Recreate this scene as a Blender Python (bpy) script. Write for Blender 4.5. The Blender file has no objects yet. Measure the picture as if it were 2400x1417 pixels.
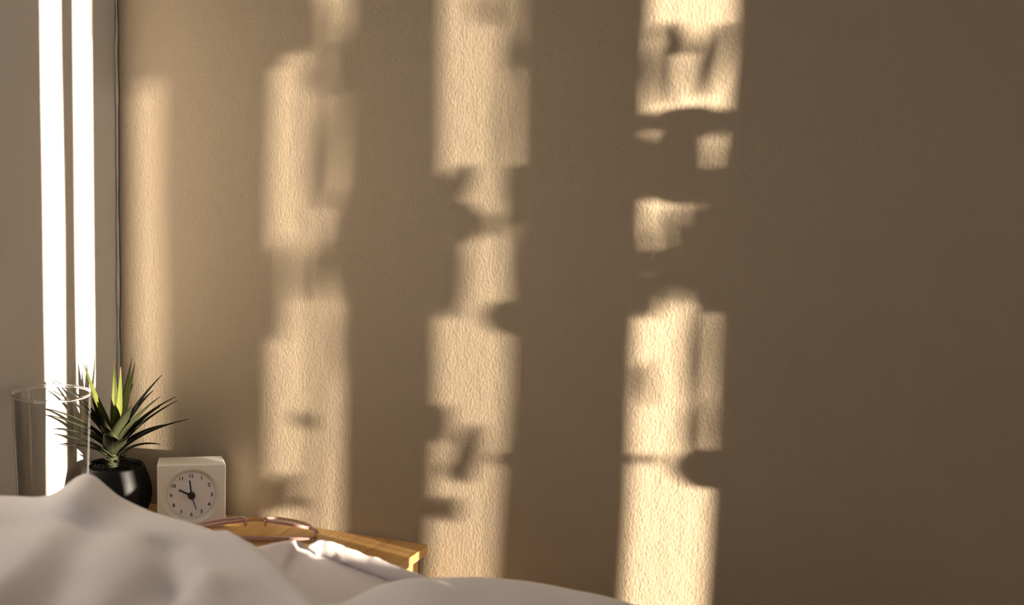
import bpy, bmesh, math, random
import numpy as np
from mathutils import Vector, Matrix, noise as mnoise

# ------------------------------------------------------------------ scene, camera, world, sun
scene = bpy.context.scene
COL = scene.collection
ZT = 0.50                       # height of the nightstand top above the floor
R = math.radians

scene.view_settings.view_transform = 'Standard'
scene.view_settings.look = 'None'
scene.view_settings.gamma = 1.0
scene.view_settings.use_curve_mapping = False
scene.view_settings.exposure = 0.0

scene.cycles.diffuse_bounces = 3
scene.cycles.max_bounces = 6
scene.cycles.transmission_bounces = 6
scene.cycles.caustics_refractive = False
scene.cycles.caustics_reflective = True
scene.cycles.use_adaptive_sampling = True
scene.cycles.adaptive_threshold = 0.05

cam_data = bpy.data.cameras.new('camera')
cam = bpy.data.objects.new('camera', cam_data)
COL.objects.link(cam)
scene.camera = cam
yaw, pitch, roll = R(19.8176), R(8.6648), R(1.923)
f_ = Vector((-math.sin(yaw) * math.cos(pitch), math.cos(yaw) * math.cos(pitch), -math.sin(pitch)))
r_ = Vector((math.cos(yaw), math.sin(yaw), 0))
u_ = r_.cross(f_)
r2 = math.cos(roll) * r_ + math.sin(roll) * u_
u2 = -math.sin(roll) * r_ + math.cos(roll) * u_
m = Matrix((r2, u2, -f_)).transposed().to_4x4()
m.translation = Vector((1.0186, -1.4678, ZT + 0.5152))
cam.matrix_world = m
cam_data.sensor_fit = 'HORIZONTAL'
cam_data.sensor_width = 36.0
cam_data.lens = 36.0 * 3500 / 2400
cam_data.clip_start = 0.02
cam_data.dof.use_dof = True
cam_data.dof.focus_distance = 1.66
cam_data.dof.aperture_fstop = 3.6

world = bpy.data.worlds.new('world')
scene.world = world
world.use_nodes = True
wn = world.node_tree.nodes
wn['Background'].inputs['Color'].default_value = (0.92, 0.90, 0.94, 1)
wn['Background'].inputs['Strength'].default_value = 2.5

TAN_G = 0.2605                  # low evening sun raking along the back wall
G = math.atan(TAN_G)
TAN_E = 0.0760
SUN_DIR = Vector((-math.cos(G), math.sin(G), -TAN_E)).normalized()
sun_data = bpy.data.lights.new('sun', 'SUN')
sun_data.energy = 50.0
sun_data.color = (1.0, 0.85, 0.67)
sun_data.angle = R(0.27)
sun = bpy.data.objects.new('sun', sun_data)
COL.objects.link(sun)
sun.rotation_euler = SUN_DIR.to_track_quat('-Z', 'Y').to_euler()
sun.location = (4, -1, 2)

WIN1 = (-0.78, -0.22, 0.40, 1.95)       # y0, y1, z0, z1 of the openings in the right wall
WIN_BOUNCE = (-1.14, -0.87, 0.92, 1.38)  # added opening: its sun patch on the left wall brightens the corner
WIN_FILL = (0.10, 0.80, 0.95, 1.95)         # x0, x1, z0, z1 of the opening added in the front wall for sky fill
Y_FRONT = -2.50
XW = 2.20                               # inner face of the right wall
for wi, (a, b, c, d) in enumerate((WIN1, WIN_BOUNCE)):    # sky portals in the window openings
    pd = bpy.data.lights.new('window_portal', 'AREA')
    pd.shape = 'RECTANGLE'; pd.size = b - a; pd.size_y = d - c
    pd.cycles.is_portal = True
    po = bpy.data.objects.new('window_portal', pd)
    COL.objects.link(po)
    po.location = (XW + 0.11, (a + b) / 2, (c + d) / 2)
    po.rotation_euler = (R(90), 0, R(90))
pd = bpy.data.lights.new('window_portal', 'AREA')
pd.shape = 'RECTANGLE'; pd.size = WIN_FILL[1] - WIN_FILL[0]; pd.size_y = WIN_FILL[3] - WIN_FILL[2]
pd.cycles.is_portal = True
po = bpy.data.objects.new('window_portal', pd)
COL.objects.link(po)
po.location = ((WIN_FILL[0] + WIN_FILL[1]) / 2, Y_FRONT - 0.11, (WIN_FILL[2] + WIN_FILL[3]) / 2)
po.rotation_euler = (R(90), 0, R(180))

# ------------------------------------------------------------------ helpers
def mesh_obj(name, verts, faces, mat=None, parent=None, smooth=False):
    me = bpy.data.meshes.new(name)
    me.from_pydata([tuple(v) for v in verts], [], faces)
    me.update()
    if smooth:
        me.polygons.foreach_set('use_smooth', [True] * len(me.polygons))
    o = bpy.data.objects.new(name, me)
    COL.objects.link(o)
    if mat: me.materials.append(mat)
    if parent: o.parent = parent
    return o

def bm_obj(name, bm, mat=None, parent=None, smooth=False):
    me = bpy.data.meshes.new(name)
    bmesh.ops.recalc_face_normals(bm, faces=bm.faces)
    bm.to_mesh(me); bm.free()
    if smooth:
        me.polygons.foreach_set('use_smooth', [True] * len(me.polygons))
    o = bpy.data.objects.new(name, me)
    COL.objects.link(o)
    if mat: me.materials.append(mat)
    if parent: o.parent = parent
    return o

def add_box(bm, x0, x1, y0, y1, z0, z1):
    vs = [bm.verts.new((x, y, z)) for x in (x0, x1) for y in (y0, y1) for z in (z0, z1)]
    for f in ((0, 1, 3, 2), (4, 6, 7, 5), (0, 4, 5, 1), (2, 3, 7, 6), (0, 2, 6, 4), (1, 5, 7, 3)):
        bm.faces.new([vs[i] for i in f])
    return vs

def box(name, x0, x1, y0, y1, z0, z1, mat, parent=None, bevel=0.0, seg=2):
    bm = bmesh.new()
    add_box(bm, x0, x1, y0, y1, z0, z1)
    if bevel:
        bmesh.ops.bevel(bm, geom=bm.edges[:], offset=bevel, segments=seg, profile=0.5, affect='EDGES')
    return bm_obj(name, bm, mat, parent)

def boxes(name, lst, mat, parent=None):
    bm = bmesh.new()
    for b in lst: add_box(bm, *b)
    return bm_obj(name, bm, mat, parent)

def lathe(name, prof, mat, parent=None, n=96, smooth=True, close=False):
    verts, faces = [], []
    k = len(prof)
    for i in range(n):
        a = 2 * math.pi * i / n
        for (r, z) in prof:
            verts.append((r * math.cos(a), r * math.sin(a), z))
    for i in range(n):
        j = (i + 1) % n
        for q in range(k if close else k - 1):
            q2 = (q + 1) % k
            faces.append((i * k + q, j * k + q, j * k + q2, i * k + q2))
    bm = bmesh.new()
    vv = [bm.verts.new(v) for v in verts]
    for f in faces: bm.faces.new([vv[i] for i in f])
    bmesh.ops.remove_doubles(bm, verts=bm.verts, dist=1e-6)
    bmesh.ops.dissolve_degenerate(bm, edges=bm.edges, dist=1e-7)
    return bm_obj(name, bm, mat, parent, smooth)

def sweep(name, pts, ra, rb, mat, parent=None, n=12, closed=False, up=Vector((0, 0, 1)), power=2.0, scale=None):
    """super-elliptic tube along pts; ra across (sideways), rb along the up direction"""
    pts = [Vector(p) for p in pts]
    N = len(pts); verts = []; faces = []
    for i, p in enumerate(pts):
        if closed: t = pts[(i + 1) % N] - pts[i - 1]
        else: t = pts[min(i + 1, N - 1)] - pts[max(i - 1, 0)]
        t.normalize()
        s = t.cross(up)
        if s.length < 1e-6: s = t.cross(Vector((1, 0, 0)))
        s.normalize(); w = s.cross(t).normalized()
        k = scale[i] if scale else 1.0
        for j in range(n):
            a = 2 * math.pi * j / n
            c, d = math.cos(a), math.sin(a)
            c = math.copysign(abs(c) ** (2 / power), c); d = math.copysign(abs(d) ** (2 / power), d)
            verts.append(p + s * (ra * c * k) + w * (rb * d * k))
    for i in range(N if closed else N - 1):
        i2 = (i + 1) % N
        for j in range(n):
            j2 = (j + 1) % n
            faces.append((i * n + j, i * n + j2, i2 * n + j2, i2 * n + j))
    if not closed:
        faces.append(tuple(range(n))); faces.append(tuple(range((N - 1) * n, N * n))[::-1])
    bm = bmesh.new()
    vv = [bm.verts.new(v) for v in verts]
    for f in faces: bm.faces.new([vv[i] for i in f])
    return bm_obj(name, bm, mat, parent, True)

def empty(name, loc, rz=0.0):
    o = bpy.data.objects.new(name, None)
    o.location = loc; o.rotation_euler = (0, 0, rz)
    o.empty_display_size = 0.02
    COL.objects.link(o)
    return o

def tag(o, label, cat=None, kind=None, group=None):
    o['label'] = label
    if cat: o['category'] = cat
    if kind: o['kind'] = kind
    if group: o['group'] = group
    return o

def struct(o, label=None):
    o['kind'] = 'structure'
    if label: o['label'] = label
    return o

# ------------------------------------------------------------------ materials
def new_mat(name, col=(0.8, 0.8, 0.8), rough=0.6, **kw):
    mt = bpy.data.materials.new(name)
    mt.use_nodes = True
    b = mt.node_tree.nodes['Principled BSDF']
    b.inputs['Base Color'].default_value = (*col, 1)
    b.inputs['Roughness'].default_value = rough
    for k, v in kw.items():
        b.inputs[k.replace('_', ' ')].default_value = v
    return mt

def nd(mt, typ, **inp):
    n = mt.node_tree.nodes.new(typ)
    for k, v in inp.items():
        n.inputs[k.replace('_', ' ')].default_value = v
    return n

def lk(mt, a, b): mt.node_tree.links.new(a, b)

def coords(mt, scale=(1, 1, 1), rot=(0, 0, 0), kind='Object'):
    tc = nd(mt, 'ShaderNodeTexCoord')
    mp = nd(mt, 'ShaderNodeMapping')
    mp.inputs['Scale'].default_value = scale
    mp.inputs['Rotation'].default_value = rot
    lk(mt, tc.outputs[kind], mp.inputs['Vector'])
    return mp.outputs['Vector']

def noise_tex(mt, vec, scale, detail=2.0, rough=0.5):
    n = nd(mt, 'ShaderNodeTexNoise', Scale=scale, Detail=detail, Roughness=rough)
    lk(mt, vec, n.inputs['Vector'])
    return n.outputs['Fac']

def ramp(mt, fac, stops):
    n = nd(mt, 'ShaderNodeValToRGB')
    cr = n.color_ramp
    while len(cr.elements) < len(stops): cr.elements.new(0.5)
    for e, (p, c) in zip(cr.elements, stops):
        e.position = p; e.color = (*c, 1)
    lk(mt, fac, n.inputs['Fac'])
    return n.outputs['Color']

def bump(mt, height, strength, dist, prev=None):
    b = nd(mt, 'ShaderNodeBump', Strength=strength, Distance=dist)
    lk(mt, height, b.inputs['Height'])
    if prev is not None: lk(mt, prev, b.inputs['Normal'])
    return b.outputs['Normal']

def set_in(mt, name, sock):
    lk(mt, sock, mt.node_tree.nodes['Principled BSDF'].inputs[name])

def plaster_material():
    mt = new_mat('rough_tan_plaster', rough=0.75)
    v = coords(mt, (1, 1, 0.62))
    n1 = noise_tex(mt, v, 370, 2.0, 0.55)
    v2 = coords(mt, (1, 1, 0.8))
    n2 = noise_tex(mt, v2, 60, 2.0, 0.5)
    nrm = bump(mt, n1, 0.50, 0.0011)
    nrm = bump(mt, n2, 0.16, 0.004, nrm)
    n4 = noise_tex(mt, v2, 5, 1.0, 0.5)
    nrm = bump(mt, n4, 0.10, 0.03, nrm)
    set_in(mt, 'Normal', nrm)
    n3 = noise_tex(mt, coords(mt), 3.0, 3.0, 0.6)
    set_in(mt, 'Base Color', ramp(mt, n3, [(0.3, (0.342, 0.268, 0.190)), (0.7, (0.365, 0.290, 0.207))]))
    return mt

def wood_material(name, tones, seed):
    mt = new_mat(name, rough=0.38)
    mt.node_tree.nodes['Principled BSDF'].inputs['Specular IOR Level'].default_value = 0.45
    oi = nd(mt, 'ShaderNodeObjectInfo')
    tc = nd(mt, 'ShaderNodeTexCoord')
    add = nd(mt, 'ShaderNodeVectorMath'); add.operation = 'ADD'
    comb = nd(mt, 'ShaderNodeCombineXYZ')
    mul = nd(mt, 'ShaderNodeMath'); mul.operation = 'MULTIPLY'; mul.inputs[1].default_value = 7.3 + seed
    lk(mt, oi.outputs['Random'], mul.inputs[0])
    for k in ('X', 'Y', 'Z'): lk(mt, mul.outputs[0], comb.inputs[k])
    lk(mt, tc.outputs['Object'], add.inputs[0]); lk(mt, comb.outputs[0], add.inputs[1])
    mp = nd(mt, 'ShaderNodeMapping'); mp.inputs['Scale'].default_value = (1.0, 0.06, 1.0)
    lk(mt, add.outputs[0], mp.inputs['Vector'])
    w = nd(mt, 'ShaderNodeTexNoise', Scale=150.0, Detail=2.0, Roughness=0.6)
    lk(mt, mp.outputs[0], w.inputs['Vector'])
    w2 = nd(mt, 'ShaderNodeTexNoise', Scale=28.0, Detail=2.0, Roughness=0.5)
    lk(mt, mp.outputs[0], w2.inputs['Vector'])
    mx = nd(mt, 'ShaderNodeMix'); mx.data_type = 'FLOAT'; mx.inputs['Factor'].default_value = 0.45
    lk(mt, w.outputs['Fac'], mx.inputs['A']); lk(mt, w2.outputs['Fac'], mx.inputs['B'])
    base = ramp(mt, mx.outputs[0], [(0.30, tones[0]), (0.46, tones[1]), (0.62, tones[2])])
    hs = nd(mt, 'ShaderNodeHueSaturation')
    mr = nd(mt, 'ShaderNodeMapRange')
    mr.inputs['To Min'].default_value = 0.86; mr.inputs['To Max'].default_value = 1.12
    lk(mt, oi.outputs['Random'], mr.inputs['Value'])
    lk(mt, mr.outputs[0], hs.inputs['Value'])
    lk(mt, base, hs.inputs['Color'])
    set_in(mt, 'Base Color', hs.outputs['Color'])
    set_in(mt, 'Normal', bump(mt, mx.outputs[0], 0.12, 0.0008))
    return mt

def see_through(name, tint, gloss_rough, fac, ior=1.45):
    """thin clear sheet: straight transmission plus a fresnel reflection"""
    mt = bpy.data.materials.new(name); mt.use_nodes = True
    nt = mt.node_tree; nt.nodes.clear()
    out = nt.nodes.new('ShaderNodeOutputMaterial')
    tr = nt.nodes.new('ShaderNodeBsdfTransparent'); tr.inputs['Color'].default_value = (*tint, 1)
    gl = nt.nodes.new('ShaderNodeBsdfGlossy'); gl.inputs['Roughness'].default_value = gloss_rough
    lw = nt.nodes.new('ShaderNodeLayerWeight'); lw.inputs['Blend'].default_value = 0.5
    pw = nt.nodes.new('ShaderNodeMath'); pw.operation = 'POWER'; pw.inputs[1].default_value = 4.5
    fr = nt.nodes.new('ShaderNodeMapRange')
    r0 = ((ior - 1) / (ior + 1)) ** 2
    fr.inputs['To Min'].default_value = r0; fr.inputs['To Max'].default_value = 1.0
    nt.links.new(lw.outputs['Facing'], pw.inputs[0]); nt.links.new(pw.outputs[0], fr.inputs['Value'])
    mul = nt.nodes.new('ShaderNodeMath'); mul.operation = 'MULTIPLY'; mul.inputs[1].default_value = fac
    mx = nt.nodes.new('ShaderNodeMixShader')
    nt.links.new(fr.outputs[0], mul.inputs[0]); nt.links.new(mul.outputs[0], mx.inputs[0])
    nt.links.new(tr.outputs[0], mx.inputs[1]); nt.links.new(gl.outputs[0], mx.inputs[2])
    nt.links.new(mx.outputs[0], out.inputs[0])
    return mt

def sheer(name, density, col):
    """thin voile: open weave lets part of the light straight through"""
    mt = bpy.data.materials.new(name); mt.use_nodes = True
    nt = mt.node_tree; nt.nodes.clear()
    out = nt.nodes.new('ShaderNodeOutputMaterial')
    tr = nt.nodes.new('ShaderNodeBsdfTransparent')
    df = nt.nodes.new('ShaderNodeBsdfDiffuse'); df.inputs['Color'].default_value = (*col, 1)
    tl = nt.nodes.new('ShaderNodeBsdfTranslucent'); tl.inputs['Color'].default_value = (*col, 1)
    m1 = nt.nodes.new('ShaderNodeMixShader'); m1.inputs[0].default_value = 0.5
    m2 = nt.nodes.new('ShaderNodeMixShader'); m2.inputs[0].default_value = density
    nt.links.new(df.outputs[0], m1.inputs[1]); nt.links.new(tl.outputs[0], m1.inputs[2])
    nt.links.new(tr.outputs[0], m2.inputs[1]); nt.links.new(m1.outputs[0], m2.inputs[2])
    nt.links.new(m2.outputs[0], out.inputs[0])
    return mt

def cloth_material(name, col, weave=900, st=0.12):
    mt = new_mat(name, col, 0.9, Sheen_Weight=0.25, Sheen_Roughness=0.5)
    v = coords(mt)
    nrm = bump(mt, noise_tex(mt, v, weave, 2.0, 0.6), st, 0.0006)
    nrm = bump(mt, noise_tex(mt, v, 38, 3.0, 0.55), 0.22, 0.004, nrm)
    set_in(mt, 'Normal', nrm)
    return mt

def leaf_material(name, base, tip, trans):
    mt = new_mat(name, base, 0.6, Specular_IOR_Level=0.25)
    b = mt.node_tree.nodes['Principled BSDF']
    uv = nd(mt, 'ShaderNodeUVMap')
    sep = nd(mt, 'ShaderNodeSeparateXYZ'); lk(mt, uv.outputs[0], sep.inputs[0])
    dark = tuple(c * 0.75 for c in base)
    col = ramp(mt, sep.outputs['X'], [(0.0, base), (0.55, base), (0.88, dark), (1.0, tip)])
    n = noise_tex(mt, coords(mt), 260, 2)
    hs = nd(mt, 'ShaderNodeHueSaturation')
    mr = nd(mt, 'ShaderNodeMapRange'); mr.inputs['To Min'].default_value = 0.75; mr.inputs['To Max'].default_value = 1.25
    lk(mt, n, mr.inputs['Value']); lk(mt, mr.outputs[0], hs.inputs['Value']); lk(mt, col, hs.inputs['Color'])
    lk(mt, hs.outputs[0], b.inputs['Base Color'])
    tl = nd(mt, 'ShaderNodeBsdfTranslucent'); lk(mt, hs.outputs[0], tl.inputs['Color'])
    mx = nd(mt, 'ShaderNodeMixShader'); mx.inputs[0].default_value = trans
    out = mt.node_tree.nodes['Material Output']
    lk(mt, b.outputs[0], mx.inputs[1]); lk(mt, tl.outputs[0], mx.inputs[2]); lk(mt, mx.outputs[0], out.inputs[0])
    return mt

def glass_material(name, col=(1, 1, 1), rough=0.0, ior=1.47):
    mt = bpy.data.materials.new(name); mt.use_nodes = True
    nt = mt.node_tree; nt.nodes.clear()
    out = nt.nodes.new('ShaderNodeOutputMaterial')
    g = nt.nodes.new('ShaderNodeBsdfGlass')
    g.inputs['Color'].default_value = (*col, 1); g.inputs['Roughness'].default_value = rough; g.inputs['IOR'].default_value = ior
    nt.links.new(g.outputs[0], out.inputs[0])
    return mt

def smooth_wall(name, col):
    mt = new_mat(name, col, 0.55)
    nrm = bump(mt, noise_tex(mt, coords(mt), 220, 2), 0.05, 0.0008)
    nrm = bump(mt, noise_tex(mt, coords(mt), 6, 2), 0.06, 0.01, nrm)
    set_in(mt, 'Normal', nrm)
    return mt

M = {}
M['plaster'] = plaster_material()
M['smooth_wall'] = smooth_wall('smooth_white_wall', (0.63, 0.605, 0.59))
M['caulk'] = smooth_wall('caulk_bead', (0.62, 0.58, 0.52))
M['plain_wall'] = smooth_wall('plain_wall', (0.34, 0.31, 0.27))
M['ceiling'] = smooth_wall('ceiling_paint', (0.8, 0.78, 0.74))
M['white_paint'] = new_mat('white_gloss_paint', (0.8, 0.79, 0.76), 0.35)
M['pine'] = wood_material('pine_boards', [(0.40, 0.205, 0.066), (0.54, 0.305, 0.108), (0.61, 0.37, 0.145)], 0.0)
M['floor'] = wood_material('floor_boards', [(0.25, 0.14, 0.07), (0.36, 0.22, 0.12), (0.42, 0.27, 0.15)], 1.7)
M['duvet'] = cloth_material('white_duvet_cotton', (0.70, 0.685, 0.745))
M['sheet'] = cloth_material('white_sheet_cotton', (0.66, 0.60, 0.62))
M['mattress'] = cloth_material('mattress_ticking', (0.75, 0.73, 0.7), 300, 0.3)
M['pot'] = new_mat('black_ceramic', (0.009, 0.009, 0.010), 0.55, Specular_IOR_Level=0.25)
M['soil'] = new_mat('black_soil', (0.012, 0.011, 0.010), 0.9)
M['leaf_young'] = leaf_material('young_leaf', (0.110, 0.125, 0.024), (0.22, 0.10, 0.05), 0.35)
M['leaf_old'] = leaf_material('dark_leaf', (0.027, 0.030, 0.013), (0.05, 0.03, 0.025), 0.18)
M['stem'] = new_mat('leafy_stem', (0.05, 0.055, 0.025), 0.7)
M['clock_body'] = new_mat('ivory_clock_plastic', (0.90, 0.87, 0.82), 0.35)
M['dial'] = new_mat('white_dial', (0.92, 0.90, 0.93), 0.5)
M['ink'] = new_mat('black_print', (0.03, 0.03, 0.035), 0.6)
M['blue_ink'] = new_mat('blue_violet_print', (0.07, 0.06, 0.34), 0.6)
M['hand'] = new_mat('charcoal_hand', (0.030, 0.035, 0.040), 0.45)
M['blue_hand'] = new_mat('blue_hand', (0.05, 0.06, 0.36), 0.4)
M['tumbler'] = glass_material('clear_drinking_glass')
M['thin_glass'] = see_through('thin_glass_wall', (0.985, 0.985, 0.98), 0.01, 0.85, 1.5)
M['acetate'] = new_mat('rose_brown_acetate', (0.74, 0.47, 0.42), 0.12, Transmission_Weight=0.45, IOR=1.49)
M['acetate_clear'] = new_mat('peach_clear_acetate', (0.85, 0.58, 0.42), 0.10, Transmission_Weight=0.8, IOR=1.49)
M['metal'] = new_mat('hinge_metal', (0.72, 0.70, 0.68), 0.18, Metallic=1.0)
M['lens'] = see_through('spectacle_lens', (0.97, 0.96, 0.95), 0.02, 0.6)
M['pane'] = see_through('window_pane', (0.97, 0.98, 0.97), 0.01, 1.0)
M['vane'] = new_mat('blind_vane_fabric', (0.62, 0.56, 0.48), 0.8)
M['drape'] = cloth_material('drape_fabric', (0.45, 0.40, 0.34), 500)
M['outdoor_leaf'] = leaf_material('climber_leaf', (0.07, 0.12, 0.03), (0.07, 0.12, 0.03), 0.1)
M['bark'] = new_mat('climber_stem', (0.10, 0.07, 0.045), 0.8)

# ------------------------------------------------------------------ the room
H_ROOM = 2.45
struct(box('wall_back', -0.12, XW + 0.12, 0.0, 0.12, 0, H_ROOM, M['plaster']), 'tan wall of rough rolled plaster behind the nightstand')
struct(box('wall_left', -0.12, 0.0, Y_FRONT - 0.12, 0.0, 0, H_ROOM, M['smooth_wall']), 'smooth pale wall meeting the rough wall in the corner')
e0, e1, g0, g1 = WIN_FILL
struct(boxes('wall_front', [(0.0, e0, Y_FRONT - 0.12, Y_FRONT, 0, H_ROOM), (e1, XW + 0.12, Y_FRONT - 0.12, Y_FRONT, 0, H_ROOM),
    (e0, e1, Y_FRONT - 0.12, Y_FRONT, 0, g0), (e0, e1, Y_FRONT - 0.12, Y_FRONT, g1, H_ROOM)], M['plain_wall']), 'plain pale wall behind the camera with an added opening for fill light')
a0, a1, c0, c1 = WIN1
b0, b1, d0, d1 = WIN_BOUNCE
struct(boxes('wall_right', [
    (XW, XW + 0.12, a1, 0.0, 0, H_ROOM),
    (XW, XW + 0.12, a0, a1, 0, c0), (XW, XW + 0.12, a0, a1, c1, H_ROOM),
    (XW, XW + 0.12, b1, a0, 0, H_ROOM),
    (XW, XW + 0.12, b0, b1, 0, d0), (XW, XW + 0.12, b0, b1, d1, H_ROOM),
    (XW, XW + 0.12, Y_FRONT, b0, 0, H_ROOM)], M['plain_wall']), 'wall with the narrow window and an added opening for bounce light, right of the view')
struct(box('ceiling', -0.12, XW + 0.12, Y_FRONT - 0.12, 0.12, H_ROOM, H_ROOM + 0.1, M['ceiling']), 'white ceiling above the view')
floor = struct(box('floor', -0.12, XW + 0.12, Y_FRONT - 0.12, 0.12, -0.14, -0.02, M['plain_wall']), 'wooden floor under the bed')
bw = 0.16
for i in range(int(math.ceil((XW) / bw))):
    x0 = i * bw
    box('floor_board', x0 + 0.001, min(x0 + bw - 0.001, XW), Y_FRONT, 0.0, -0.02, 0.0, M['floor'], floor)

# lumpy caulk bead where the two paints meet
random.seed(4)
pts = []; sc = []
z = 0.05
while z < 2.4:
    pts.append((0.0015 + 0.0008 * mnoise.noise(Vector((0, 3.1, z * 22))), -0.0025 + 0.0008 * mnoise.noise(Vector((5, 0, z * 30))), z))
    sc.append(0.75 + 0.55 * mnoise.noise(Vector((1.7, 9.0, z * 26))) + 0.25 * mnoise.noise(Vector((1.7, 4.0, z * 90))))
    z += 0.006
struct(sweep('trim_1', pts, 0.0022, 0.0022, M['caulk'], None, 8, up=Vector((0, 1, 0)), scale=sc), 'lumpy white caulk bead down the wall corner')

# windows
def window(name, w, label, mull, front=False):
    y0, y1, z0, z1 = w
    root = empty(name, (XW + 0.06, (y0 + y1) / 2, z0))
    if front:
        root.location = ((y0 + y1) / 2, Y_FRONT - 0.06, z0); root.rotation_euler = (0, 0, R(-90))
    struct(root, label)
    hw = (y1 - y0) / 2; h = z1 - z0; t = 0.035
    boxes('window_frame', [(-0.03, 0.03, -hw, -hw + t, 0, h), (-0.03, 0.03, hw - t, hw, 0, h),
                           (-0.03, 0.03, -hw + t, hw - t, 0, t), (-0.03, 0.03, -hw + t, hw - t, h - t, h)], M['white_paint'], root)
    edges = [-hw + t] + [m_ for m_ in mull] + [hw - t]
    for k, m_ in enumerate(mull):
        box('mullion', -0.02, 0.02, m_ - 0.015, m_ + 0.015, t, h - t, M['white_paint'], root)
    for k in range(len(edges) - 1):
        box('pane', -0.002, 0.002, edges[k] + (0.015 if k else 0), edges[k + 1] - (0.015 if k < len(mull) else 0), t, h - t, M['pane'], root)
    box('window_sill', -0.14, -0.03, -hw - 0.03, hw + 0.03, -0.02, 0.0, M['white_paint'], root, 0.004)
    return root
window('window_1', WIN1, 'tall narrow window right of the view, screened by vertical blinds', [])
window('added_bounce_window', WIN_BOUNCE, 'added unseen opening further back in the right wall, for sun bounced off the left wall', [])
window('added_fill_window', WIN_FILL, 'added unseen window with a middle post behind the camera, for soft sky fill', [0.0], True)

# vertical blind in front of window 1 (its gaps make the bright stripes)
XB = 2.08
def yray(y, x): return y - (x - XB) * TAN_G        # follow a sunbeam from the blind plane
gaps = [(-0.6600, 0.0165), (-0.6055, 0.0150), (-0.5310, 0.0046), (-0.4770, 0.0118), (-0.4250, 0.0115), (-0.3675, 0.0110), (-0.310, 0.010)]
blind = empty('vertical_blind', (XB, -0.45, c1 + 0.02))
tag(blind, 'pale fabric vertical blind with vanes turned half open at the narrow window', 'blind')
box('headrail', -0.02, 0.02, -0.46, 0.30, 0.0, 0.035, M['white_paint'], blind, 0.003)
edges = []
lo = -0.90
for gy, gh in gaps:
    edges.append((lo, gy - gh)); lo = gy + gh
edges.append((lo, lo + 0.055)); edges.append((lo + 0.050, -0.185))
ed2 = []
for (p, q) in edges:                              # the wide closed stretch becomes several overlapping vanes
    n_ = max(1, int(round((q - p) / 0.07)))
    for k in range(n_):
        ed2.append((p + (q - p) * k / n_ - (0.004 if k else 0), p + (q - p) * (k + 1) / n_))
zb0, zb1 = 0.36, c1 + 0.02
NZV = 44
for vi, (p, q) in enumerate(ed2):
    verts = []; faces = []
    nn = 6
    for k in range(nn + 1):
        s = k / nn
        x = XB + 0.018 - 0.036 * s
        x += 0.004 * math.sin(math.pi * s)
        for kz in range(NZV + 1):
            zz = zb0 + (zb1 - zb0) * kz / NZV
            wv = 0.0016 * mnoise.noise(Vector((vi * 3.7 + s * 0.8, 0.0, zz * 4.5)))
            yy = yray(p + (q - p) * s + wv, x)
            verts.append((x - XB, yy + 0.45, zz - (c1 + 0.02)))
    for k in range(nn):
        for kz in range(NZV):
            a_ = k * (NZV + 1) + kz
            faces.append((a_, a_ + NZV + 1, a_ + NZV + 2, a_ + 1))
    vo = mesh_obj('vane', verts, faces, M['vane'], blind, True)
    so = vo.modifiers.new('thick', 'SOLIDIFY'); so.thickness = 0.0008

# added unseen voile strips inside the blind, each dims some of the stripes
def voile(name, y0, y1, x, density, label, folds):
    verts = []; faces = []
    n_ = 60
    for k in range(n_ + 1):
        s = k / n_
        yy = y0 + (y1 - y0) * s
        xx = x + 0.010 * math.sin(s * math.pi * 2 * folds)
        verts += [(xx, yy, 0.12), (xx, yy, 2.08)]
    for k in range(n_): faces.append((2 * k, 2 * k + 2, 2 * k + 3, 2 * k + 1))
    o = mesh_obj(name, verts, faces, sheer(name + '_weave', density, (0.86, 0.84, 0.80)), None, True)
    tag(o, label, 'curtain')
voile('added_voile', -0.548, -0.492, 2.015, 0.62, 'dense voile strip added to dim the faint stripe near the corner', 2)
voile('added_voile', -0.488, -0.375, 2.015, 0.52, 'lighter voile strip added to dim two of the back wall stripes', 3)
voile('added_voile', -0.710, -0.575, 2.015, 0.28, 'thinnest voile strip, added to dim the left wall stripes', 4)
rod = sweep('curtain_rod', [(2.015, y, 2.09) for y in (-0.92, -0.5, -0.12)], 0.008, 0.008, M['metal'], None, 12)
tag(rod, 'thin metal curtain rod above the narrow window', 'curtain rod')

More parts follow.
